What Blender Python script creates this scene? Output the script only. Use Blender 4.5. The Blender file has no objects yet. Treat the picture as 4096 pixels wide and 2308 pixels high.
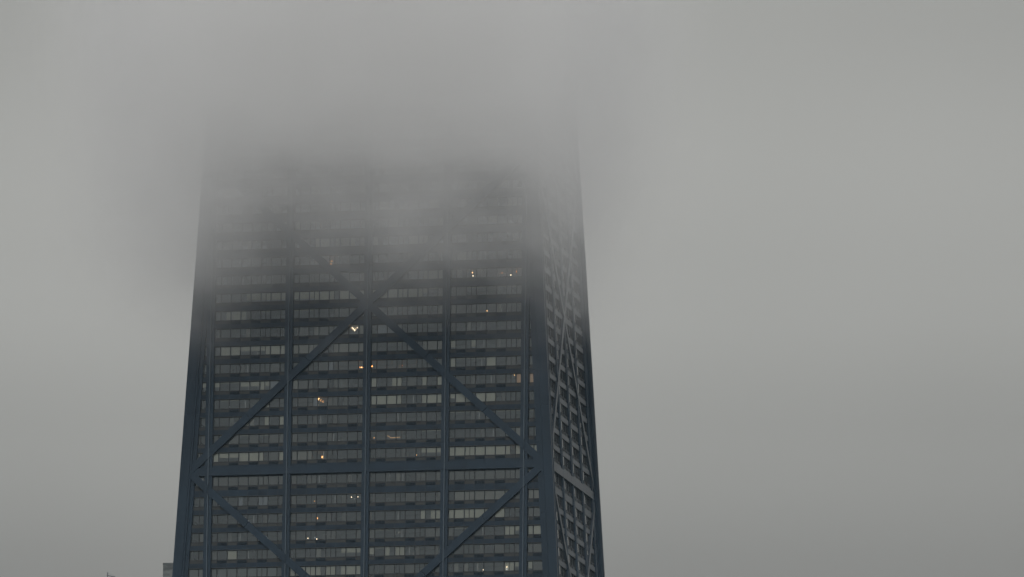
import bpy, math, random
from mathutils import Vector, Matrix
random.seed(7)
S = bpy.context.scene
COL = S.collection

# ------------------------------------------------------------------ tower figures (metres)
ROOF = 343.7
BAY = 12.192          # column spacing, wide faces
SBAY = 7.826          # column spacing, narrow faces
PITCH = 2.7295
Z1 = 283.2            # window head of the first storey above the tie beam
ZT = 279.50           # window head of the storey right below the tie beam
Z2 = 276.38
TIE = 280.24
def W(z): return 24.38 + (ROOF - z) * 0.0576
def D(z): return 16.495 + (ROOF - z) * 0.0288

# ------------------------------------------------------------------ helpers
class MB:
    def __init__(s): s.v = []; s.f = []; s.m = []
    def hexa(s, p, mi=0):
        b = len(s.v); s.v += [tuple(q) for q in p]
        for f in ((0,3,2,1),(4,5,6,7),(0,1,5,4),(1,2,6,5),(2,3,7,6),(3,0,4,7)):
            s.f.append(tuple(b+i for i in f)); s.m.append(mi)
    def box(s, x0, x1, y0, y1, z0, z1, mi=0):
        s.hexa([(x0,y0,z0),(x1,y0,z0),(x1,y1,z0),(x0,y1,z0),(x0,y0,z1),(x1,y0,z1),(x1,y1,z1),(x0,y1,z1)], mi)
    def bar(s, a, b, w, h, mi=0):
        a = Vector(a); b = Vector(b); d = (b-a).normalized()
        up = Vector((0,0,1)) if abs(d.z) < .95 else Vector((0,1,0))
        r = d.cross(up).normalized(); u = r.cross(d)
        p = []
        for c in (a, b):
            for i, j in ((-1,-1),(1,-1),(1,1),(-1,1)): p.append(c + r*i*w/2 + u*j*h/2)
        s.hexa(p, mi)
    def ball(s, c, r, mi=0, sz=1.0, n=8, k=5):
        b = len(s.v)
        s.v.append((c[0], c[1], c[2]+r*sz))
        for i in range(1, k):
            t = math.pi*i/k
            for j in range(n):
                a = 2*math.pi*j/n
                s.v.append((c[0]+r*math.sin(t)*math.cos(a), c[1]+r*math.sin(t)*math.sin(a), c[2]+r*sz*math.cos(t)))
        s.v.append((c[0], c[1], c[2]-r*sz)); e = len(s.v)-1
        for j in range(n):
            s.f.append((b, b+1+j, b+1+(j+1) % n)); s.m.append(mi)
            for i in range(k-2):
                q = b+1+i*n
                s.f.append((q+j, q+n+j, q+n+(j+1) % n, q+(j+1) % n)); s.m.append(mi)
            q = b+1+(k-2)*n
            s.f.append((q+j, e, q+(j+1) % n)); s.m.append(mi)
    def build(s, name, mats, parent=None):
        me = bpy.data.meshes.new(name)
        me.from_pydata(s.v, [], s.f)
        if not isinstance(mats, (list, tuple)): mats = [mats]
        for m in mats: me.materials.append(m)
        for p, i in zip(me.polygons, s.m): p.material_index = i
        me.update()
        o = bpy.data.objects.new(name, me); COL.objects.link(o)
        if parent: o.parent = parent
        return o

def P(face, s, z, n):
    if face == 'F': return (s, -(D(z) + n), z)
    if face == 'R': return (W(z) + n, s, z)
    if face == 'B': return (-s, D(z) + n, z)
    return (-(W(z) + n), -s, z)
def fhex(mb, face, sa0, sa1, sb0, sb1, z0, z1, n0, n1, mi=0):
    """block on a facade: from sa0..sa1 wide at height z0 to sb0..sb1 wide at z1, n0..n1 out of the wall plane"""
    mb.hexa([P(face,sa0,z0,n0),P(face,sa1,z0,n0),P(face,sa1,z0,n1),P(face,sa0,z0,n1),
             P(face,sb0,z1,n0),P(face,sb1,z1,n0),P(face,sb1,z1,n1),P(face,sb0,z1,n1)], mi)
def fbox(mb, face, s0, s1, z0, z1, n0, n1, mi=0):
    fhex(mb, face, s0, s1, s0, s1, z0, z1, n0, n1, mi)

def tag(o, label=None, cat=None, group=None, kind=None):
    if label: o['label'] = label
    if cat: o['category'] = cat
    if group: o['group'] = group
    if kind: o['kind'] = kind
    return o
def empty(name, loc=(0,0,0)):
    o = bpy.data.objects.new(name, None); COL.objects.link(o); o.location = loc; return o

# ------------------------------------------------------------------ materials
def mat(name, col, rough=.5, metal=0., spec=.5, noise=0., nscale=.6, stretch=None, coat=0.):
    m = bpy.data.materials.new(name); m.use_nodes = True
    nt = m.node_tree; b = nt.nodes['Principled BSDF']
    b.inputs['Roughness'].default_value = rough
    b.inputs['Metallic'].default_value = metal
    b.inputs['Specular IOR Level'].default_value = spec
    b.inputs['Coat Weight'].default_value = coat
    b.inputs['Base Color'].default_value = (*col, 1)
    if noise:
        tc = nt.nodes.new('ShaderNodeTexCoord'); mp = nt.nodes.new('ShaderNodeMapping')
        if stretch: mp.inputs['Scale'].default_value = stretch
        nz = nt.nodes.new('ShaderNodeTexNoise'); nz.inputs['Scale'].default_value = nscale; nz.inputs['Detail'].default_value = 5
        mr = nt.nodes.new('ShaderNodeMapRange')
        mr.inputs['From Min'].default_value = .3; mr.inputs['From Max'].default_value = .7
        mr.inputs['To Min'].default_value = 1-noise; mr.inputs['To Max'].default_value = 1+noise
        mx = nt.nodes.new('ShaderNodeVectorMath'); mx.operation = 'SCALE'; mx.inputs[0].default_value = col
        nt.links.new(tc.outputs['Object'], mp.inputs[0]); nt.links.new(mp.outputs[0], nz.inputs['Vector'])
        nt.links.new(nz.outputs['Fac'], mr.inputs['Value']); nt.links.new(mr.outputs[0], mx.inputs['Scale'])
        nt.links.new(mx.outputs[0], b.inputs['Base Color'])
    return m
steel = mat('dark_anodised_aluminium', (.010,.024,.041), .42, .0, .25, .18, .35, (1,1,.25))
steel_d = mat('dark_anodised_spandrel', (.009,.021,.036), .45, .0, .22, .25, .5, (1,1,1))
steel_s = mat('skylit_side_aluminium', (.027,.038,.051), .38, .0, .5, .2, .4, (1,1,.4))  # paler cladding copy: sky brightness on the narrow faces put into its colour
panel = mat('bronze_sill_panel', (.036,.038,.036), .5, .0, .3, .15, .8)
frame = mat('window_frame_dark', (.022,.025,.028), .5, 0, .3)
louvre = mat('air_conditioner_grille', (.010,.019,.028), .6, 0, .2)
trim = mat('pale_aluminium_jamb', (.62,.62,.60), .35, 0, .5)
ceilm = mat('room_plaster', (.60,.63,.65), .9, 0, .2, .08, .15)
wallm = mat('room_wall', (.58,.61,.64), .9, 0, .2, .15, .12)
blindB = mat('roller_blind_cream', (.66,.655,.56), .85, 0, .2, .05, .3)
blindb = mat('roller_blind_grey', (.34,.335,.30), .85, 0, .2, .05, .3)
blinds = mat('net_curtain_grey', (.175,.175,.165), .9, 0, .2, .08, .6)
blindw = mat('pale_blue_curtain', (.34,.38,.43), .85, 0, .2, .05, .3)
blindg = mat('green_grey_blind', (.21,.245,.245), .85, 0, .2, .06, .3)
edge = mat('column_edge_highlight', (.045,.068,.090), .35, .0, .5, .15, .4)  # lighter ridge colour: the sky highlight along column edges is painted in
concrete = mat('stained_concrete', (.11,.12,.12), .85, 0, .3, .6, .7, (.6,.6,1.6))
galv = mat('galvanised_steel', (.10,.105,.12), .5, .3, .5)
asphalt = mat('asphalt', (.14,.14,.14), .9, 0, .3, .2, .05)
roofm = mat('roof_gravel', (.18,.18,.17), .9, 0, .2, .2, 1)

def glassmat():
    m = bpy.data.materials.new('tinted_glass'); m.use_nodes = True
    nt = m.node_tree; nt.nodes.clear()
    out = nt.nodes.new('ShaderNodeOutputMaterial')
    tr = nt.nodes.new('ShaderNodeBsdfTransparent'); tr.inputs[0].default_value = (.79,.80,.79,1)
    gl = nt.nodes.new('ShaderNodeBsdfGlossy'); gl.inputs['Roughness'].default_value = .03
    gl.inputs['Color'].default_value = (.86,.95,1,1)
    fr = nt.nodes.new('ShaderNodeFresnel'); fr.inputs['IOR'].default_value = 2.15
    tc = nt.nodes.new('ShaderNodeTexCoord')
    mx = nt.nodes.new('ShaderNodeMixShader')
    nt.links.new(fr.outputs[0], mx.inputs[0]); nt.links.new(tr.outputs[0], mx.inputs[1]); nt.links.new(gl.outputs[0], mx.inputs[2])
    nt.links.new(mx.outputs[0], out.inputs['Surface'])
    return m
glass = glassmat()
def emit(name, col, st):
    m = bpy.data.materials.new(name); m.use_nodes = True
    b = m.node_tree.nodes['Principled BSDF']
    b.inputs['Base Color'].default_value = (.3,.3,.3,1)
    b.inputs['Emission Color'].default_value = (*col, 1); b.inputs['Emission Strength'].default_value = st
    m.cycles.emission_sampling = 'NONE'
    return m

# ------------------------------------------------------------------ the tower
tower = empty('skyscraper', (0,0,0))
tag(tower, 'dark tapering skyscraper with crossed diagonal braces and lit apartments, its top lost in fog', 'skyscraper')

# rows of windows: (head height, storey pitch, name)
ups = [(Z1 + k*PITCH, 'u%d' % k) for k in range(0, 22)]
downs = [(Z2 - k*PITCH, 'd%d' % (k+1)) for k in range(0, 9)]
rows = ups + [(ZT, 'd0')] + downs
ROWZ = {n: z for z, n in rows}

def row_geometry(z, n):
    """pane top, pane bottom, sill rail bottom, infill bottom, spandrel bottom (= next window head)"""
    p = PITCH
    if n == 'u0': bot = 280.83
    elif n == 'd0': bot = Z2
    else: bot = z - p
    if n == 'd0': return z-.03, z-1.42, z-1.62, z-2.08, z-2.20, bot
    return z-.03, z-.525*p, z-.565*p, z-.715*p, z-.74*p, bot

# mullion offsets inside one wide bay (from the column line)
MULL = [6.096 + k*1.555 for k in range(-3, 4)]
SPLIT = {1: [5], 2: [2, 4], 3: [3, 5], 4: [2, 6]}
ACS = {0: [], 1: [2, 4, 6], 2: [1, 3, 6], 3: [1, 4, 6], 4: [1, 3, 5], 5: [1]}
def cells(b):
    """cells of bay b of the wide face: (start, end, full?)"""
    if b in (1, 2, 3, 4):
        x = (b-3)*BAY; e = [x+.55] + [x+m for m in MULL] + [x+BAY-.6]
        return [(e[i], e[i+1]) for i in range(8)]
    if b == 0:
        x = -2*BAY
        e = [x-.6, x-1.4, x-2.95, x-4.5, x-6.05][::-1]
        return [(e[i], e[i+1]) for i in range(4)]
    x = 2*BAY
    e = [x+.62, x+1.4, x+2.95, x+4.5, x+6.05]
    return [(e[i], e[i+1]) for i in range(4)]

# what hangs behind the glass, read per window half: B cream blind, b grey blind, s net curtain, H/h half or three-quarter
# drawn cream blind, T blind rolled almost up, w pale blue curtain, g green-grey blind, G three quarter grey
BL = {
 'u12': {2: '. .. .B BB .B BB B. b', 3: 'B .. .. .. BB BB .. .', 1: '. bb b. .b .. .. .. .'},
 'u11': {1: '. .. .. .s .. .s .. .', 4: 'b BB b. .. .. .. .. .', 2: '. .. .. .. .. .. .. .'},
 'u10': {1: '. .. .. .. .s s. ss s', 2: '. .. ss s. .. .. .. b', 3: '. .. .. .. .. .B BB B', 4: '. .. s. .. .. .. .. .', 5: '. b. .. ..'},
 'u9': {1: '. .. .. .h hh hh hh h', 2: 'h hh hB BB B. BB BB B', 3: 'B BB BB BB BB BH TT b', 4: 's ss TT TT ss TT TT s', 5: 's s. .. ..'},
 'u8': {1: '. .B BB Bs .. TT .. .', 2: 'T TT T. .. .s .. .. .', 3: '. .. .. .. .. .s .. b', 4: 'b ss ss ss ss bs ss s', 5: 'b w. .. ..', 0: '.. .. .. b'},
 'u7': {1: '. .. .. .b .. .. .. .', 2: '. .. .b .. .w .. .. b', 3: '. ww ww b. .. .. .. .', 4: 's .. b. .. .. .. .. .'},
 'u6': {1: '. BB BB HH HH HB BB B', 2: 'b bb bb .. .b bb bb b', 3: '. .. TT T. .. .b bb b', 4: 'h .. .h .. .. s. .. .', 5: '. .s .. ..'},
 'u5': {1: '. .. .. s. .. .. .. .', 2: '. .. .. ss w. .. .. .', 3: '. .. .. .. .. .. .. .', 4: 'B TT TT TT BB .. .. .', 5: 's ss .. ..'},
 'u4': {0: '.. .. HH H', 1: 'H TT TT HH HH BH ww .', 2: 'b ss s. ss .s ss .. .', 3: 'B .. .B B. ss .B .. B', 4: '. .. .s .. .. .. .. o', 5: 'o oo .. ..'},
 'u3': {1: '. TT TT .. .. .B .. T', 2: '. .. .w .. .. .. .. .', 3: 'B BB BB B. .. .B BB B', 4: 'H BB B. BB BB .. .. .'},
 'u2': {1: '. .. .. BB b. .B .. B', 2: 's .. .s .. .s .. .. .', 3: '. .. .. .s .. .s .. .', 4: 'T TT Ts TT .. TT TT T', 5: 'T TT .. ..'},
 'u1': {1: '. .. ss TT ss TT ss s', 2: 's .. .s .. s. .. .. .', 3: '. .. .. .. .. .T TT T', 4: '. .. .. .. .. .. .. b'},
 'u0': {1: 'B HH HH BB BB B. .. B', 2: 'b bb b. .. .. .. .. .', 3: '. .. .. .s .. .H HH H', 4: 'B BB BB BB BB BB B. B', 5: 'B BB .. ..'},
 'd0': {1: 's ss ss ss ss ss ss s', 2: 's .. ss .. .. .. .. .', 3: '. .. s. b. .. ss .. s', 4: 's ss ss ss ss ss ss s', 5: 's ss .. ..', 0: '.. .. ss s'},
 'd1': {1: '. .. .. w. .. ww .. .', 2: 's .. .. .. .. .s .. .', 3: '. .. .. .. ss .. .. s', 4: '. bb bb bb bb bb b. .', 5: 'b bb .. ..'},
 'd2': {1: '. .. .. .. .. .s .. T', 2: '. .. .. .. .. .s .. .', 3: '. .. .. .. .. .B .B B', 4: 'B BB BB BB BB BB .. T', 5: 's ss .. ..'},
 'd3': {3: 's TT T. .. .. .. ss s', 4: 's TT TT .. .. .. BB H', 5: 'B BB BB ..', 1: '. .. s. .. .. .. .. .', 2: '. .. .. .. ss .. .. s'},
 'd4': {1: 's .. BB .. .. .. .. .', 2: '. .. .. b. .. .H HH H', 3: 'h TT B. BB .. s. .. .', 4: '. .. .. .s .. .. .. .', 5: 's ss ss ..'},
 'd5': {0: '.. .g gg g', 1: 'g gg gg gg gg gg gg .', 2: 'B BB BB Bs BB sB BB B', 3: '. .. ss .. ss .. .. .', 4: '. b. b. .. .. .. BB H', 5: 'h ss ss ..'},
}
KIND = {'B': (blindB, 1.), 'H': (blindB, .52), 'h': (blindB, .76), 'T': (blindB, .13), 'b': (blindb, 1.), 's': (blinds, 1.), 'w': (blindw, 1.), 'g': (blindg, 1.)}
blindo = None
def _lit():
    m = mat('lit_blind', (.45,.38,.28), .85)
    b = m.node_tree.nodes['Principled BSDF']; b.inputs['Emission Color'].default_value = (1,.45,.16,1); b.inputs['Emission Strength'].default_value = .085  # warm lamp glow of the room put into the blind as emission
    m.cycles.emission_sampling = 'NONE'; return m
blindo = _lit(); KIND['o'] = (blindo, 1.)
blindd = mat('dark_curtain', (.05,.055,.065), .9); KIND['d'] = (blindd, 1.)
BMATS = [blindd, blindo, blindB, blindb, blinds, blindw, blindg]

def cell_halves(code, n_cells):
    out = []
    for t in code.split():
        out.append((t[0], t[-1]))
    while len(out) < n_cells: out.append(('.', '.'))
    return out

def window_mesh(mb, face, s0, s1, zt, zb, split=False):
    """frame (0) and glass (1) of one window"""
    fw = .035; n0, n1 = -.17, -.06
    fbox(mb, face, s0, s0+fw, zb, zt, n0, n1, 0); fbox(mb, face, s1-fw, s1, zb, zt, n0, n1, 0)
    fbox(mb, face, s0+fw, s1-fw, zt-.04, zt, n0, n1, 0); fbox(mb, face, s0+fw, s1-fw, zb, zb+.06, n0, n1, 0)
    if split: fbox(mb, face, (s0+s1)/2-.03, (s0+s1)/2+.03, zb+.06, zt-.05, n0, n1, 0)
    b = len(mb.v)
    mb.v += [P(face,s0+fw,zb+.06,-.12), P(face,s1-fw,zb+.06,-.12), P(face,s1-fw,zt-.05,-.12), P(face,s0+fw,zt-.05,-.12)]
    mb.f.append((b,b+1,b+2,b+3)); mb.m.append(1)
def blind_mesh(mb, face, s0, s1, zt, zb, code, mi):
    a, bb = code
    def one(x0, x1, c):
        m, fr = KIND[c]
        h = (zt-zb)*fr
        if fr == 1.: h -= .06*random.random()
        n = -.26 - .03*random.random()
        fbox(mb, face, x0, x1, zt-h, zt-.02, n-.012, n, mi(m))
    g = .10
    if a == bb and a != '.': one(s0+g, s1-g, a)
    else:
        mid = (s0+s1)/2
        if a != '.': one(s0+g, mid-.05, a)
        if bb != '.': one(mid+.05, s1-g, bb)
def ac_mesh(mb, face, s0, s1, zt, zb):
    """room air conditioner in the sill strip: housing, side fins, centre grille"""
    g = .05
    fbox(mb, face, s0+g, s1-g, zb+.03, zt-.02, -.08, .05, 0)
    w = s1-s0-2*g
    for k in range(7):
        z = zb+.06+(zt-zb-.12)*k/6
        fbox(mb, face, s0+g+.06, s1-g-.06, z-.008, z+.008, .05, .075, 0)
    for t in (.30, .72): fbox(mb, face, s0+g+w*t-.012, s0+g+w*t+.012, zb+.08, zt-.06, .05, .085, 1)

LAMPCELLS = [('d1', 2, 0), ('d1', 2, 2), ('d1', 2, 6), ('d1', 2, 7), ('d1', 3, 2), ('d1', 3, 4), ('d2', 2, 2), ('d2', 2, 3), ('d3', 2, 2), ('d3', 2, 3), ('d3', 3, 2), ('d3', 3, 3), ('d4', 1, 3), ('d4', 2, 3), ('d4', 2, 4), ('d4', 3, 4), ('d5', 4, 3), ('d5', 4, 4), ('d5', 4, 6), ('u0', 2, 3), ('u0', 3, 4), ('u0', 3, 5), ('u0', 4, 6), ('u1', 2, 4), ('u1', 2, 5), ('u1', 3, 0), ('u1', 3, 2), ('u1', 3, 3), ('u10', 2, 7), ('u10', 4, 2), ('u10', 4, 5), ('u10', 4, 6), ('u10', 4, 7), ('u11', 2, 3), ('u11', 2, 4), ('u11', 3, 0), ('u2', 0, 2), ('u3', 2, 2), ('u3', 2, 3), ('u4', 4, 6), ('u4', 5, 0), ('u5', 2, 6), ('u5', 2, 7), ('u5', 3, 0), ('u5', 3, 3), ('u7', 2, 6), ('u8', 4, 3), ('u8', 4, 4), ('u8', 4, 6)]
n_win = n_ac = n_bl = 0
rest_win, rest_bl, rest_ac, rest_panel = MB(), MB(), MB(), MB()
DETAIL = ('d1','d2','d3','d4')
acmat = [louvre, steel_s]
for z, name in rows:
    zt, zb, zr, zi, zs, zbot = row_geometry(z, name)
    Wz = W(z)
    front = MB()   # sill strips and rails of this storey, front face
    for b in range(6):
        cs = cells(b)
        codes = cell_halves(BL.get(name, {}).get(b, ''), len(cs))
        if name not in BL and int(name[1:]) > 5 and b in (1,2,3,4):
            codes = [(random.choice('..........bsBh'),)*2 for _ in cs]
        for i in range(len(cs)):
            if codes[i] == ('.','.') and random.random() < .34 and (name, b, i) not in LAMPCELLS:
                q = random.choice('sdd'); q2 = random.choice('.sd'+q)
                codes[i] = random.choice([(q,q),(q,'.'),('.',q),(q,q2)])
        for i, (s0, s1) in enumerate(cs):
            if b == 0 and s1 < -(Wz+.1): continue
            if b == 5 and s0 > Wz+.1: continue
            s0c, s1c = max(s0, -Wz+.4), min(s1, Wz-.4)
            if s1c-s0c < .15: continue
            full = s1c-s0c > 1.2
            split = b in SPLIT and i in SPLIT[b]
            own = name in DETAIL and full and n_win < 100
            mb = MB() if own else rest_win
            window_mesh(mb, 'F', s0c, s1c, zt, zb, split)
            w = None
            if own: w = mb.build('window', [frame, glass], tower); n_win += 1
            code = codes[i]
            if code != ('.','.'):
                if own:
                    bmb = MB(); used = []
                    def mi(m):
                        if m not in used: used.append(m)
                        return used.index(m)
                    blind_mesh(bmb, 'F', s0c, s1c, zt, zb, code, mi)
                    bmb.build('blind', used, w)
                else: blind_mesh(rest_bl, 'F', s0c, s1c, zt, zb, code, lambda m: BMATS.index(m))
            # infill strip under the window
            ac = i in ACS[b] and random.random() > .04
            if b == 1 and name in ('d3','d4'): ac = i in (1, 3, 5)
            if ac and full:
                rest_ac_target = rest_ac
                if name in ('u0','d0','d1','d2','d3','d4','d5','u1') and n_ac < 100:
                    a = MB(); ac_mesh(a, 'F', s0c, s1c, zr, zi); a.build('air_conditioner', acmat, tower); n_ac += 1
                else: ac_mesh(rest_ac, 'F', s0c, s1c, zr, zi)
                fbox(front, 'F', s0c+.02, s1c-.02, zi, zr, -.20, -.09, 0)
            else:
                fbox(front, 'F', s0c+.02, s1c-.02, zi, zr, -.20, -.07, 0)
    fbox(front, 'F', -Wz+.3, Wz-.3, zr, zb, -.18, -.03, 1)           # sill rail
    fbox(front, 'F', -Wz+.3, Wz-.3, zs, zi, -.18, .06, 2)            # flashing line
    # mullion caps
    for b in (0,1,2,3,4,5):
        for s0, s1 in cells(b)[1:]:
            if abs(s0) < Wz-.5: fbox(front, 'F', s0-.045, s0+.045, zi, zt+.02, -.19, -.015, 1)
    front.build('sill_strip', [panel, frame, steel_d], tower)
    sp = MB()
    fbox(sp, 'F', -W(zbot)+.3, W(zbot)-.3, zbot, zs, -.35, .10, 0)
    for b in range(6):                                              # panel joints
        for s0, s1 in cells(b)[1:]:
            if abs(s0) < Wz-.5: fbox(sp, 'F', s0-.02, s0+.02, zbot+.02, zs-.02, .10, .115, 1)
    fbox(sp, 'F', -W(zbot)+.3, W(zbot)-.3, zbot-.001, zbot+.07, .10, .13, 1)
    sp.build('spandrel', [steel_d, panel], tower)

rest_win.build('window', [frame, glass], tower)['kind'] = 'stuff'
rest_bl.build('blind', BMATS, tower)['kind'] = 'stuff'
rest_ac.build('air_conditioner', acmat, tower)['kind'] = 'stuff'

# narrow right-hand face, seen at a grazing angle
def side_cells():
    out = []
    for b in range(-3, 3):
        x = b*SBAY
        for i in range(5):
            w = (SBAY-1.0)/5
            out.append((b, i, x+.5+w*i, x+.5+w*(i+1)))
    return out
for face in ('R', 'L', 'B'):
    win, sill, acs, bls = MB(), MB(), MB(), MB()
    for z, name in rows:
        zt, zb, zr, zi, zs, zbot = row_geometry(z, name)
        half = (D(z) if face in 'RL' else W(z))
        cs = side_cells() if face in 'RL' else [(b, i, c[0], c[1]) for b in range(6) for i, c in enumerate(cells(b))]
        for b, i, s0, s1 in cs:
            s0, s1 = max(s0, -half+.3), min(s1, half-.3)
            if s1-s0 < .3: continue
            window_mesh(win, face, s0, s1, zt, zb)
            fbox(sill, face, s0+.02, s1-.02, zi, zr, -.20, -.07, 0)
            if face == 'R':
                if i in (1, 3): ac_mesh(acs, face, s0, s1, zr, zi); 
                if i == 1 and -half+2 < s0 < half-2: fbox(sill, face, s0+.25, s0+.32, zb+.05, zt-.05, -.10, .03, 3)
            if random.random() < .12 and i > 0: blind_mesh(bls, face, s0, s1, zt, zb, (random.choice('bsh'),)*2, lambda m: BMATS.index(m))
        fbox(sill, face, -half+.3, half-.3, zr, zb, -.18, -.03, 1)
        for b, i, s0, s1 in cs:
            if i > 0 and abs(s0) < half-.4: fbox(sill, face, s0-.03, s0+.03, zi, zt+.02, -.19, -.0, 1)
        if face == 'R':
            sp = MB(); h2 = D(zbot)
            fbox(sp, 'R', -h2+.3, h2-.3, zbot, zi, -.35, .06, 0)
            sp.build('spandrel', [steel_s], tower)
        else:
            h2 = (D(zbot) if face in 'RL' else W(zbot))
            fbox(sill, face, -h2+.3, h2-.3, zbot, zi, -.35, .06, 2)
    a = win.build('window', [frame, glass], tower); a['kind'] = 'stuff'
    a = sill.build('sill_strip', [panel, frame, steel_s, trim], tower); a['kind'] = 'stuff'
    if acs.v: a = acs.build('air_conditioner', [steel_s, steel_s], tower); a['kind'] = 'stuff'
    if bls.v: a = bls.build('blind', BMATS, tower); a['kind'] = 'stuff'

# columns
def column(face, s, top=ROOF):
    c = MB()
    for z0, z1 in ((0, 120), (120, 240)):
        fbox(c, face, s-.6, s+.62, z0, z1, -.4, .36, 0); fbox(c, face, s-.06, s+.08, z0, z1, .36, .52, 0)
    z = 240.; k = 0
    while z < top:
        z1 = min(z + 2*PITCH, top)
        fbox(c, face, s-.60, s-.10, z+.02, z1, -.4, .44, 0)
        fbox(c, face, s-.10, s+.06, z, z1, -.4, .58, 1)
        fbox(c, face, s+.06, s+.14, z, z1, -.4, .26, 0)
        fbox(c, face, s+.14, s+.56, z+.02, z1, -.4, .44, 0)
        fbox(c, face, s-.595, s+.555, z, z+.02, -.4, .33, 0)
        z = z1
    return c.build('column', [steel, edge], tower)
for k in range(-2, 3):
    column('F', k*BAY); column('B', k*BAY)
def side_column(face, s):
    c = MB()
    fbox(c, face, s-.35, s+.35, 0, 240, -.4, .18, 0)
    z = 240.
    while z < ROOF:
        z1 = min(z+2*PITCH, ROOF)
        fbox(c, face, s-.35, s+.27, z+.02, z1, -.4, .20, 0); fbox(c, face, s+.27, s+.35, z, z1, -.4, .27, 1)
        fbox(c, face, s-.34, s+.27, z, z+.02, -.4, .16, 0)
        z = z1
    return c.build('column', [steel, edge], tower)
for k in range(-1, 2):
    side_column('R', k*SBAY); side_column('L', k*SBAY)
def outer_column(face, s, base, top):
    """column that ends where the leaning corner crosses it, low on the tower"""
    c = MB(); fbox(c, face, s-.6, s+.6, base, top, -.4, .4, 0); return c.build('column', [steel], tower)
for f in 'FB':
    for sg in (-1, 1): outer_column(f, sg*3*BAY, 0, 125)
for f in 'RL':
    for sg in (-1, 1): side_column(f, sg*2*SBAY)

# corner posts: stepped, leaning with both faces
def corner(sx, sy):
    c = MB()
    def blk(ax, bx, ay, by, z0, z1):
        pts = []
        for z in (z0, z1):
            w, d = W(z), D(z)
            for x, y in ((ax,ay),(bx,ay),(bx,by),(ax,by)):
                pts.append((sx*(w+x), sy*(d+y), z))
        if sx*sy < 0: pts = [pts[i] for i in (3,2,1,0,7,6,5,4)]
        c.hexa(pts)
    segs = [(0, 240)]; z = 240.
    while z < ROOF: segs.append((z+.03, min(z+2*PITCH, ROOF))); z += 2*PITCH
    for z0, z1 in segs:
        blk(-1.0, .55, -1.2, .62, z0, z1)          # main post
        blk(-.72, -.62, .62, .74, z0, z1)          # front ridge
        blk(.35, .74, .10, .66, z0, z1)            # outer edge rib
        blk(.55, .74, -.55, -.40, z0, z1)          # side ribs
        blk(.55, .70, -1.05, -.90, z0, z1)
        blk(-1.6, -1.0, -1.2, .32, z0, z1)         # inner front step
        blk(-1.0, .30, -1.75, -1.2, z0, z1)        # inner side step
        if z1 < ROOF and z0 > 200: blk(-.99, .53, -1.19, .58, z1, z1+.03)
    return c.build('corner_post', [steel], tower)
for sx in (-1, 1):
    for sy in (-1, 1): corner(sx, sy)

# diagonal braces and tie beams
LEV = [(228.7, 255.8, 280.24), (280.24, 305.56, 328.4)]
def brace(face, z0, s0, z1, s1, hw=.56, n1=.58):
    c = MB()
    dz, ds = z1-z0, s1-s0
    if face in 'FB': L = math.hypot(ds, dz)
    else: L = math.hypot(ds, dz)
    pu, pz = -dz/L*hw, ds/L*hw      # perpendicular
    if pz < 0: pu, pz = -pu, -pz
    seg = 3
    if (s1-s0)*(z1-z0) > 0: n1 -= .004
    for k in range(seg):
        a, b = k/seg, (k+1)/seg-(.0012 if k < seg-1 else 0)
        pts = []
        for n in (-.3, n1):
            for t, q in ((a,-1),(b,-1),(b,1),(a,1)):
                s = s0+ds*t+pu*q; z = z0+dz*t+pz*q
                pts.append(P(face, s, z, n))
        c.hexa(pts)
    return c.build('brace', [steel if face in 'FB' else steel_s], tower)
for (zb, zc, zt) in LEV:
    for face in 'FRBL':
        hf = (W if face in 'FB' else D)
        off = .55
        e0, e1 = hf(zb)-off, hf(zt)-off
        for sg in (1, -1):
            brace(face, zb, -sg*e0, zc, 0, .56 if face in 'FB' else .42, .58 if face in 'FB' else .30)
            brace(face, zc, 0, zt, sg*e1, .56 if face in 'FB' else .42, .58 if face in 'FB' else .30)
# the stub of the next cross, up in the fog, and the big crosses of the lower shaft
for face in 'FRBL':
    hf = (W if face in 'FB' else D)
    e0 = hf(328.4)-.55
    for sg in (1, -1):
        brace(face, 328.4, -sg*e0, 343.2, -sg*(e0-(14.8/.93 if face in 'FB' else 8.5)))
low = [0, 58, 115.5, 172.5, 228.7]
for a, b in zip(low, low[1:]):
    for face in 'FRBL':
        hf = (W if face in 'FB' else D)
        zc = a+(b-a)*hf(a)/(hf(a)+hf(b))
        for sg in (1, -1):
            brace(face, a, -sg*(hf(a)-.5), zc, 0); brace(face, zc, 0, b, sg*(hf(b)-.5))
def tie(face, zc, hh=.60):
    hf = (W if face in 'FB' else D)
    c = MB(); w0 = hf(zc)-.35
    B_ = BAY if face in 'FB' else SBAY
    fbox(c, face, -w0, w0, zc-hh, zc+hh, -.3, .52 if face in 'FB' else .26, 0)
    x = -math.floor(w0/1.524)*1.524
    while x < w0:
        fbox(c, face, x-.012, x+.012, zc-hh+.03, zc+hh-.03, .26 if face not in 'FB' else .52, .532 if face in 'FB' else .27, 0); x += 1.524*2
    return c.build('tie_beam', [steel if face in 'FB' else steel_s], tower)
for zc in (58, 115.5, 172.5, 228.7, 280.24, 328.4):
    for face in 'FRBL': tie(face, zc)

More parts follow.
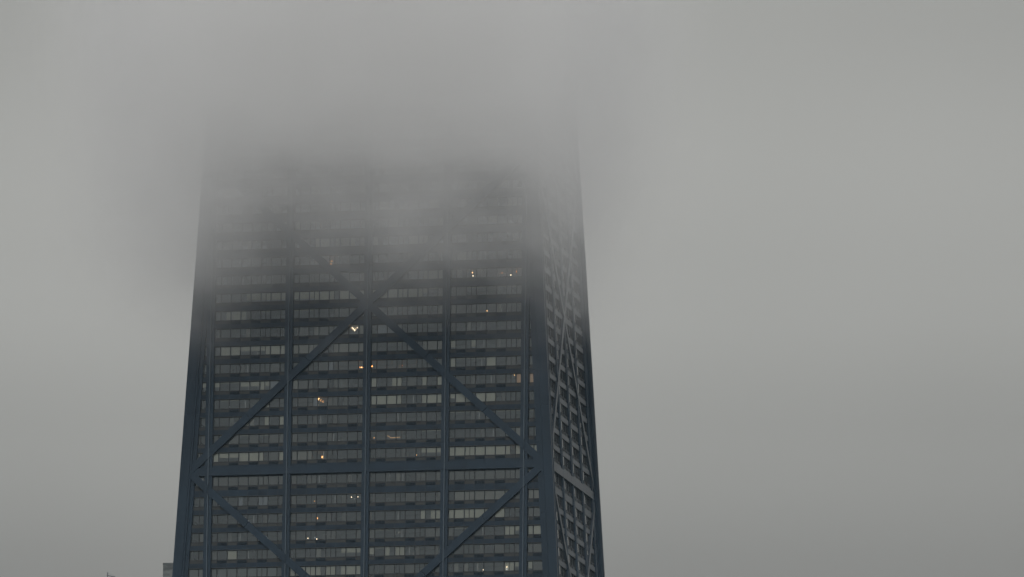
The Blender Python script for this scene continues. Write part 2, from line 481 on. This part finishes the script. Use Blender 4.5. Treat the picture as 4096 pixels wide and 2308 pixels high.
# lower shaft, down to the street
sh = MB()
z = 2.0; zend = rows[-1][0]-PITCH
levels = []
zz = zend
while zz > 6: levels.append(zz); zz -= PITCH*1.0
for face in 'FRBL':
    hf = (W if face in 'FB' else D)
    for zz in levels:
        h = hf(zz)-.3
        fbox(sh, face, -h, h, zz-PITCH, zz-.735*PITCH, -.35, .08, 0)
        fbox(sh, face, -h, h, zz-.735*PITCH, zz-.5*PITCH, -.35, -.08, 1)
        fbox(sh, face, -h, h, zz-.5*PITCH, zz, -.35, -.14, 2)
glz = mat('dark_glazing', (.03,.031,.032), .08, 0, .6)
sh.build('lower_shaft', [steel_d, panel, glz], tower)

# inside: core, storey slabs, party walls
core = MB()
def inner(z0, z1, inset, mi=0):
    p = []
    for z in (z0, z1):
        w, d = W(z)-inset, D(z)-inset
        p += [(-w,-d,z),(w,-d,z),(w,d,z),(-w,d,z)]
    core.hexa(p, mi)
inner(230, ROOF-.5, 5.0)
core.build('core_wall', [wallm], tower)
for z, name in rows:
    zt, zb, zr, zi, zs, zbot = row_geometry(z, name)
    m = MB(); p = []
    for q in (zbot+.02, zbot+.62):
        w, d = W(q)-.36, D(q)-.36
        p += [(-w,-d,q),(w,-d,q),(w,d,q),(-w,d,q)]
    m.hexa(p)
    # party walls behind the glass
    for k in range(-4, 5):
        x = k*BAY/2 + (.0 if k % 2 == 0 else random.uniform(-1.5,1.5))
        if abs(x) < W(z)-2:
            fhex(m, 'F', x-.08, x+.08, x-.08, x+.08, zbot+.62, z, -5.0, -.45)
    for k in range(-1, 2):
        fbox(m, 'R', k*SBAY-.08, k*SBAY+.08, zbot+.62, z, -5.0, -.45)
    # backs of the sill strips
    fbox(m, 'F', -W(z)+.5, W(z)-.5, zbot+.62, zr, -.5, -.36)
    m.build('floor_slab', [ceilm], tower)
rf = MB(); p = []
for q in (ROOF-.4, ROOF+.6):
    w, d = W(q)-.1, D(q)-.1
    p += [(-w,-d,q),(w,-d,q),(w,d,q),(-w,d,q)]
rf.hexa(p); rf.box(-16,16,-9,9,ROOF+.6,ROOF+6)
rf.build('roof', [roofm], tower)


# ------------------------------------------------------------------ lamps and furnishings seen through the glass
ORD = ['first','second','third','fourth','fifth','sixth','seventh','eighth','ninth','tenth','eleventh','twelfth']
def row_words(n):
    k = int(n[1:])
    if n[0] == 'u': return ORD[k] + ' row above tie beam'
    return ORD[k] + ' row below tie beam'
BAYW = ['left end bay', 'first wide bay', 'second wide bay', 'third wide bay', 'fourth wide bay', 'right end bay']
warm = emit('warm_bulb', (1,.52,.2), 8); orange = emit('orange_bulb', (1,.34,.08), 6); white = emit('white_bulb', (1,.78,.52), 5)
dim = emit('dim_bulb', (1,.45,.14), 2.6); dimw = emit('dim_white_bulb', (.9,.95,1), 1.2); crystal = emit('crystal_glow', (1,.72,.42), 1.5)
brass = mat('lamp_metal', (.12,.10,.06), .4, .6)
def lamp(x, z, row, bay, what, m, r=.085, n=-.55, sz=1., name='ceiling_lamp', group='lamps glowing behind the windows'):
    b = MB(); c = P('F', x, z, n)
    r *= .85; b.ball((0,0,0), r, 0, sz)
    if name in ('ceiling_lamp', 'pendant_lamp'): b.box(-.012,.012,-.012,.012,r*sz*.9,r*sz+.25,1)
    elif name == 'table_lamp': b.box(-.03,.03,-.03,.03,-r*sz-.3,-r*sz*.9,1); b.box(-.12,.12,-.12,.12,-r*sz-.34,-r*sz-.3,1)
    o = b.build(name, [m, brass]); o.location = c
    tag(o, '%s, %s, %s' % (what, BAYW[bay], row_words(row)), 'lamp', group)
    return o
lamp(15.95,309.95,'u10',4,'upper bulb of warm white double lamp',warm,.10,sz=1.3)
lamp(16.05,309.45,'u10',4,'lower bulb of warm white double lamp',white,.10)
lamp(20.54,309.79,'u10',4,'faint orange ceiling lamp',dim,.13,sz=.6)
lamp(21.90,309.40,'u10',4,'bright white bulb beside the orange one',white,.10)
lamp(22.82,309.91,'u10',4,'orange ceiling lamp by right column',orange,.11)
lamp(-5.93,312.40,'u11',2,'dim amber hanging lamp in the fog',dim,.16,sz=.6,name='pendant_lamp')
lamp(-6.0,311.95,'u11',2,'dim amber lamp under the hanging one',dim,.12,name='table_lamp')
lamp(.46,311.96,'u11',3,'tiny dim lamp by the middle column',dim,.06)
lamp(-1.27,295.87,'u5',2,'left of three amber bulbs',orange,.075)
lamp(-1.04,295.86,'u5',2,'middle of three amber bulbs',warm,.085)
lamp(-.81,295.85,'u5',2,'right of three amber bulbs',orange,.075)
lamp(.60,295.97,'u5',3,'amber lamp just right of the middle column',orange,.12)
lamp(5.27,295.95,'u5',3,'small orange bulb in mid bay',orange,.06)
lamp(18.93,304.76,'u8',4,'highest bulb of slanting spots',warm,.07)
lamp(19.21,304.55,'u8',4,'second bulb of slanting spots',warm,.065)
lamp(18.30,303.98,'u8',4,'low warm lamp left of the slanting spots',warm,.085,name='table_lamp')
lamp(19.62,303.88,'u8',4,'small low lamp right of the slanting spots',dim,.05,name='table_lamp')
lamp(22.06,304.77,'u8',4,'upper of two spots near the right column',warm,.07)
lamp(22.33,304.53,'u8',4,'lower of two spots near the right column',warm,.07)
lamp(-26.75,288.34,'u2',0,'orange upright wall lamp',orange,.07,sz=2.4,name='wall_lamp')
lamp(-6.94,282.22,'u0',2,'orange glowing lamp behind the glass',dim,.17,sz=1.3,name='table_lamp')
lamp(7.61,282.12,'u0',3,'small orange white bulb',warm,.07)
lamp(22.2,281.80,'u0',4,'flat orange bowl lamp by cream blind',orange,.13,sz=.45,name='table_lamp')
lamp(-7.55,272.85,'d2',2,'upright orange glow of a wall lamp',dim,.07,sz=2.6,name='wall_lamp')
lamp(-11.5,275.72,'d1',2,'small amber wall lamp by left column',dim,.07,sz=1.6,name='wall_lamp')
lamp(-8.05,275.46,'d1',2,'small amber table lamp in mid bay',dim,.07,name='table_lamp')
lamp(-8.99,269.82,'d3',2,'left one of three white spots',white,.075)
lamp(-7.89,269.86,'d3',2,'small middle of three white spots',dimw,.06)
lamp(-7.61,269.66,'d3',2,'right one of three white spots',white,.085)
lamp(-2.32,275.96,'d1',2,'left one of two white ceiling spots',white,.075)
lamp(-1.32,275.98,'d1',2,'right one of two white ceiling spots',white,.07)
lamp(-1.87,275.66,'d1',2,'little low white spot between two others',dimw,.05)
lamp(1.04,284.96,'u1',3,'small amber bulb left of the lit strip',dim,.07)
lamp(18.15,264.37,'d5',4,'bright warm white bulb low in the photo',white,.10,sz=1.2)
lamp(21.79,264.66,'d5',4,'upper white dot on cream blind',white,.07,n=-.23)
lamp(21.79,264.34,'d5',4,'lower white dot on cream blind',dimw,.08,n=-.23)
lamp(6.75,275.62,'d1',3,'pale cone shaded table lamp',dimw,.05,sz=1.8,name='table_lamp')
lamp(3.37,275.6,'d1',3,'faint lamp left of the cone lamp',dimw,.03,name='table_lamp')
lamp(22.6,293.98,'u4',4,'tiny warm spot by column',warm,.05)
lamp(25.5,294.02,'u4',5,'tiny warm spot in amber lit room',warm,.05)
# chandelier
ch = MB()
for k, (r_, z_, c_) in enumerate(((.48,0,9),(.33,-.16,7),(.2,-.30,5),(.08,-.44,1))):
    for j in range(c_):
        a = 2*math.pi*j/c_
        ch.ball((r_*math.cos(a), r_*.6*math.sin(a), z_+random.uniform(-.03,.03)), .04 if (j+k) % 3 else .05, 0 if (j+k) % 3 else 2, 1.2, 6, 4)
ch.box(-.02,.02,-.02,.02,-.3,.22,1)
o = ch.build('chandelier', [crystal, brass, white]); o.location = P('F', -2.30, 302.0, -.75)
tag(o, 'sparkling crystal chandelier under the left brace of the upper cross, beside the middle column', 'chandelier')
# three curved lamps
for k, (x, z) in enumerate(((-7.57,291.15),(-7.22,290.93),(-6.90,290.72))):
    b = MB()
    for j in range(5):
        a = math.radians(60+j*42); a2 = math.radians(60+(j+1)*42)
        b.bar((.10*math.cos(a),0,.13*math.sin(a)), (.10*math.cos(a2),0,.13*math.sin(a2)), .035, .045)
    o = b.build('pendant_lamp', [dim if k else warm]); o.location = P('F', x, z, -.55)
    tag(o, '%s of three slanting curved amber lamps, second wide bay, fourth row above tie beam' % ('highest','middle','lowest')[k], 'lamp', 'lamps glowing behind the windows')
# bent light strip
b = MB(); q = [P('F',x,z,-.55) for x, z in ((3.09,285.27),(3.63,284.89),(5.06,284.93))]
b.bar(q[0], q[1], .03, .035); b.bar(q[1], q[2], .03, .035)
o = b.build('light_strip', [emit('strip_glow', (1,.55,.22), 1.3)])
tag(o, 'bent thin amber light strip, third wide bay, second row above tie beam', 'lamp', 'lamps glowing behind the windows')
# pale things standing in the rooms
white_p = mat('white_paint', (.75,.74,.7), .6); cush = mat('cream_fabric', (.6,.56,.48), .9)
def item(name, x, z, w, h, m, label, cat, d=.12, n=-.42, mirror=None):
    b = MB()
    if name == 'picture_frame':
        b.box(-w/2,w/2,0,.04,-h/2,h/2,1); b.box(-w/2+.03,w/2-.03,-.012,0,-h/2+.03,h/2-.03,0)
    elif name == 'cushion':
        b.ball((0,0,0), w/2, 0, h/w, 10, 6)
    else:
        b.box(-w/2,w/2,0,d,-h/2,h/2,0); b.box(-w/2-.02,w/2+.02,-.01,d+.02,h/2,h/2+.025,0)
    o = b.build(name, [m, brass]); o.location = P('F', x, z, n)
    tag(o, label, cat)
item('picture_frame', 5.15, 270.36, .5, .36, white_p, 'small white picture low in the window, third wide bay, third row below tie beam', 'picture')
item('door_trim', 4.55, 270.3, .11, .62, white_p, 'narrow white upright beside the small white picture in the third bay', 'trim')
item('storage_box', -19.62, 266.72, .52, .26, white_p, 'left of two low white boxes on the sill, first wide bay near the bottom', 'box', .3)
item('storage_box', -18.98, 266.72, .50, .26, white_p, 'right of two low white boxes on the sill, first wide bay near the bottom', 'box', .3)
item('cabinet', -21.95, 266.8, .42, .5, blindb, 'small pale cabinet beside the cream blind, first wide bay near the bottom', 'cabinet', .3)
item('storage_box', -4.4, 284.6, .36, .16, white_p, 'flat white box on the sill, second wide bay, second row above the tie beam', 'box', .2)
item('storage_box', -3.83, 284.66, .16, .26, white_p, 'narrow upright white box beside the flat one, second wide bay', 'box', .1)
item('cushion', -6.2, 266.83, .36, .30, cush, 'left of two round cream cushions on a window seat, second wide bay', 'cushion')
item('cushion', -5.72, 266.86, .36, .30, cush, 'right of two round cream cushions on a window seat, second wide bay', 'cushion')
item('cabinet', 7.42, 266.98, .32, .62, blindb, 'slim pale cabinet by the window, third wide bay near the bottom', 'cabinet', .3)
item('picture_frame', -1.25, 308.7, .7, .34, white_p, 'left wide picture low in the window, second wide bay, in thin fog', 'picture')
item('picture_frame', -.3+0, 308.75, .01+.5, .34, white_p, 'right wide picture low in the window, second wide bay, in thin fog', 'picture')


# ------------------------------------------------------------------ neighbours
def Pc(x, y, z): return (x, y, z)

con = empty('concrete_building', (-75,232,0))
tag(con, 'stained grey concrete building rising just left of and behind the skyscraper at the bottom edge', 'building')
b = MB(); b.box(-15.1,15,-14.9,15,283,299.3,0); b.box(-15.13,15.03,-14.93,15.03,299.3,299.67,0)
b.build('penthouse', concrete, con)
b = MB(); b.box(-15.1,15,-14.9,15,0,283,0); b.build('wall', concrete, con)
b = MB()
for k in range(90):
    z = 5+k*3.05
    for j in range(7):
        x = -14+j*4.1
        b.box(x,x+2.9,-14.97,-14.90,z,z+1.7,0); b.box(x,x+2.9,15.0,15.07,z,z+1.7,0)
        b.box(-15.17,-15.10,x,x+2.9,z,z+1.7,0); b.box(15.0,15.07,x,x+2.9,z,z+1.7,0)
b.build('window', glz, con)['kind'] = 'stuff'
b = MB(); b.box(-14.64,-14.61,-14.6,-14.57,299.67,299.86,0); b.build('lightning_rod', galv, con)
mid = empty('apartment_building', (28,-252,0))
tag(mid, 'plain pale apartment building standing under the small steel roof frame at lower left', 'building')
b = MB(); b.box(-11,11,-14,14,0,228.2); b.build('wall', concrete, mid)
b = MB()
for k in range(73):
    z = 3+k*3.05
    for j in range(5): b.box(-10+j*4.2,-7.2+j*4.2,-14.07,-14,z,z+1.7); b.box(-10+j*4.2,-7.2+j*4.2,14,14.07,z,z+1.7)
    for j in range(6): b.box(-11.07,-11,-13+j*4.4,-10+j*4.4,z,z+1.7); b.box(11,11.07,-13+j*4.4,-10+j*4.4,z,z+1.7)
b.build('window', glz, mid)['kind'] = 'stuff'
b = MB(); b.box(-11.2,11.2,-14.2,14.2,228.2,228.6); b.build('roof', roofm, mid)
fr_ = empty('steel_frame', (23.3,-265.4,228.6))
tag(fr_, 'small grey steel post frame with sloping beam and thin cable at the bottom left edge', 'steel frame')
b = MB(); b.box(-.045,.045,-.045,.045,0,2.22); b.build('post', galv, fr_)
b = MB(); b.bar((.045,0,1.83),(.90,.10,1.66), .09, .11); b.build('beam', galv, fr_)
b = MB(); b.bar((.02,0,2.2),(.82,.09,1.74), .02, .02); b.build('cable', galv, fr_)
for x, h in ((.61,1.66),(.89,1.72)):
    b = MB(); b.box(x-.04,x+.04,.05,.13,0,h); b.build('post', galv, fr_)


# ------------------------------------------------------------------ ground
g = MB(); g.v = [(-6000,-6000,0),(6000,-6000,0),(6000,6000,0),(-6000,6000,0)]; g.f = [(0,1,2,3)]; g.m = [0]
tag(g.build('ground', asphalt), kind='structure')

# ------------------------------------------------------------------ fog bank round the top of the tower
def fog():
    m = bpy.data.materials.new('fog'); m.use_nodes = True
    nt = m.node_tree; nt.nodes.clear()
    N = nt.nodes.new; L = nt.links.new
    out = N('ShaderNodeOutputMaterial'); pv = N('ShaderNodeVolumePrincipled')
    pv.inputs['Color'].default_value = (1,1,1,1)
    pv.inputs['Anisotropy'].default_value = 0.0
    geo = N('ShaderNodeNewGeometry')
    sep = N('ShaderNodeSeparateXYZ'); L(geo.outputs['Position'], sep.inputs[0])
    def math_(op, a, b=None, c=None, clamp=False):
        n = N('ShaderNodeMath'); n.operation = op; n.use_clamp = clamp
        for i, v in enumerate((a, b, c)):
            if v is None: continue
            if isinstance(v, (int, float)): n.inputs[i].default_value = v
            else: L(v, n.inputs[i])
        return n.outputs[0]
    mp = N('ShaderNodeMapping'); L(geo.outputs['Position'], mp.inputs[0]); mp.inputs['Scale'].default_value = (1,.45,1.4)
    mp.inputs['Location'].default_value = NOISE_LOC
    nz = N('ShaderNodeTexNoise'); L(mp.outputs[0], nz.inputs['Vector'])
    nz.inputs['Scale'].default_value = 1/17; nz.inputs['Detail'].default_value = 5; nz.inputs['Roughness'].default_value = .58
    w = math_('MULTIPLY_ADD', nz.outputs['Fac'], NOISE_AMP, -NOISE_AMP*.5)
    z = math_('ADD', sep.outputs['Z'], w)
    xx = math_('DIVIDE', math_('SUBTRACT', sep.outputs['X'], 3), 28)
    z = math_('ADD', z, math_('MINIMUM', math_('MULTIPLY', math_('MULTIPLY', xx, xx), 3.5), 5.))
    t = math_('MAXIMUM', math_('DIVIDE', math_('SUBTRACT', z, FZ0), FZ1-FZ0), 0.)
    t = math_('MINIMUM', t, 1.04)
    t = math_('POWER', t, FPOW)
    t = math_('ADD', t, math_('MULTIPLY', math_('MAXIMUM', math_('SUBTRACT', z, 322), 0.), .055))
    # soft sides
    def fade(s, c, half, soft):
        a = math_('ABSOLUTE', math_('SUBTRACT', s, c))
        return math_('DIVIDE', math_('SUBTRACT', half, a), soft, clamp=True)
    e = math_('MULTIPLY', math_('POWER', fade(sep.outputs['X'], 3, 60, 31), 3.0), fade(sep.outputs['Y'], -33, 27, 17))
    e = math_('MULTIPLY', e, fade(sep.outputs['Z'], 320, 60, 12))
    d = math_('MULTIPLY', math_('MULTIPLY', t, e), FDEN)
    L(d, pv.inputs['Density'])
    L(pv.outputs[0], out.inputs['Volume'])
    return m
NOISE_LOC = (0,0,0); NOISE_AMP = 32.; FZ0 = 294.5; FZ1 = 321.5; FPOW = 2.35; FDEN = .066
fm = fog()
f = MB(); f.box(-58,64,-62,-4,268,380)
fo = f.build('fog_bank', fm); tag(fo, kind='stuff')
hm = bpy.data.materials.new('thin_haze'); hm.use_nodes = True; nt = hm.node_tree; nt.nodes.clear()
ho = nt.nodes.new('ShaderNodeOutputMaterial'); hv = nt.nodes.new('ShaderNodeVolumePrincipled')
hv.inputs['Color'].default_value = (.66,.87,1,1); hv.inputs['Density'].default_value = 2.6e-5
nt.links.new(hv.outputs[0], ho.inputs['Volume'])
f = MB(); f.box(-900,1100,-1500,600,-1,420)
tag(f.build('haze', hm), kind='stuff')
S.cycles.volume_step_rate = .5
S.cycles.volume_max_steps = 256
S.cycles.volume_bounces = 12
S.cycles.max_bounces = 14
S.cycles.diffuse_bounces = 3
S.cycles.glossy_bounces = 3
S.cycles.transparent_max_bounces = 16
S.cycles.use_denoising = True
S.cycles.use_adaptive_sampling = True
S.cycles.adaptive_threshold = .03

# ------------------------------------------------------------------ light
SUN_EL, SUN_AZ = math.radians(28), math.radians(168)   # azimuth clockwise from north (+Y)
wd = bpy.data.worlds.new('World'); S.world = wd; wd.use_nodes = True
nt = wd.node_tree; N = nt.nodes.new; L = nt.links.new
bg = nt.nodes['Background']; bg.inputs['Strength'].default_value = .1
sky = N('ShaderNodeTexSky'); sky.sky_type = 'NISHITA'; sky.sun_disc = False
sky.sun_elevation = SUN_EL; sky.sun_rotation = SUN_AZ
hsv = N('ShaderNodeHueSaturation'); hsv.inputs['Saturation'].default_value = .15; L(sky.outputs[0], hsv.inputs['Color'])
tc = N('ShaderNodeTexCoord'); sp_ = N('ShaderNodeSeparateXYZ'); L(tc.outputs['Generated'], sp_.inputs[0])
ramp = N('ShaderNodeValToRGB'); cr = ramp.color_ramp; cr.interpolation = 'EASE'
L(sp_.outputs['Z'], ramp.inputs[0])
def g_(v, t=(1,1,.95)): return (v*t[0], v*t[1], v*t[2], 1)
cr.elements[0].position = 0.0; cr.elements[0].color = g_(.20)
cr.elements[1].position = 1.0; cr.elements[1].color = g_(.88, (1,1,1))
for p_, v in ((.13,.22),(.15,.29),(.168,.348),(.183,.365),(.2035,.33),(.24,.34),(.40,.46)):
    e = cr.elements.new(p_); e.color = g_(v, (1,1,.95) if p_ < .3 else (1,1,.99))
nz = N('ShaderNodeTexNoise'); nz.inputs['Scale'].default_value = 14; nz.inputs['Detail'].default_value = 2; L(tc.outputs['Generated'], nz.inputs['Vector'])
mr = N('ShaderNodeMapRange'); mr.inputs['From Min'].default_value = .3; mr.inputs['From Max'].default_value = .7
mr.inputs['To Min'].default_value = 10*.95; mr.inputs['To Max'].default_value = 10*1.05; L(nz.outputs['Fac'], mr.inputs['Value'])
vm = N('ShaderNodeVectorMath'); vm.operation = 'SCALE'; L(ramp.outputs[0], vm.inputs[0]); L(mr.outputs[0], vm.inputs['Scale'])
mx = N('ShaderNodeMix'); mx.data_type = 'RGBA'; mx.inputs['Factor'].default_value = .96
L(hsv.outputs[0], mx.inputs['A']); L(vm.outputs[0], mx.inputs['B']); L(mx.outputs['Result'], bg.inputs['Color'])
sl = bpy.data.lights.new('sun', 'SUN'); sl.energy = 1.1; sl.angle = math.radians(25); sl.color = (1,.98,.94)
so = bpy.data.objects.new('sun', sl); COL.objects.link(so)
dv = Vector((math.sin(SUN_AZ)*math.cos(SUN_EL), math.cos(SUN_AZ)*math.cos(SUN_EL), math.sin(SUN_EL)))
so.rotation_euler = dv.to_track_quat('Z', 'Y').to_euler()

# ------------------------------------------------------------------ camera
cd = bpy.data.cameras.new('camera'); co = bpy.data.objects.new('camera', cd); COL.objects.link(co)
yaw, pit, rol = -.2020, .1690, .0038
f = Vector((math.sin(yaw)*math.cos(pit), math.cos(yaw)*math.cos(pit), math.sin(pit)))
r = f.cross(Vector((0,0,1))).normalized(); u = r.cross(f)
c_, s_ = math.cos(rol), math.sin(rol)
r2, u2 = c_*r+s_*u, -s_*r+c_*u
M = Matrix((r2, u2, -f)).transposed().to_4x4(); M.translation = Vector((269.92,-1227.08,96.56))
co.matrix_world = M
cd.sensor_width = 36; cd.lens = 36*33157.9/4096; cd.clip_start = 1; cd.clip_end = 30000
S.camera = co
S.view_settings.view_transform = 'Standard'; S.view_settings.look = 'None'; S.view_settings.exposure = 0; S.view_settings.gamma = 1
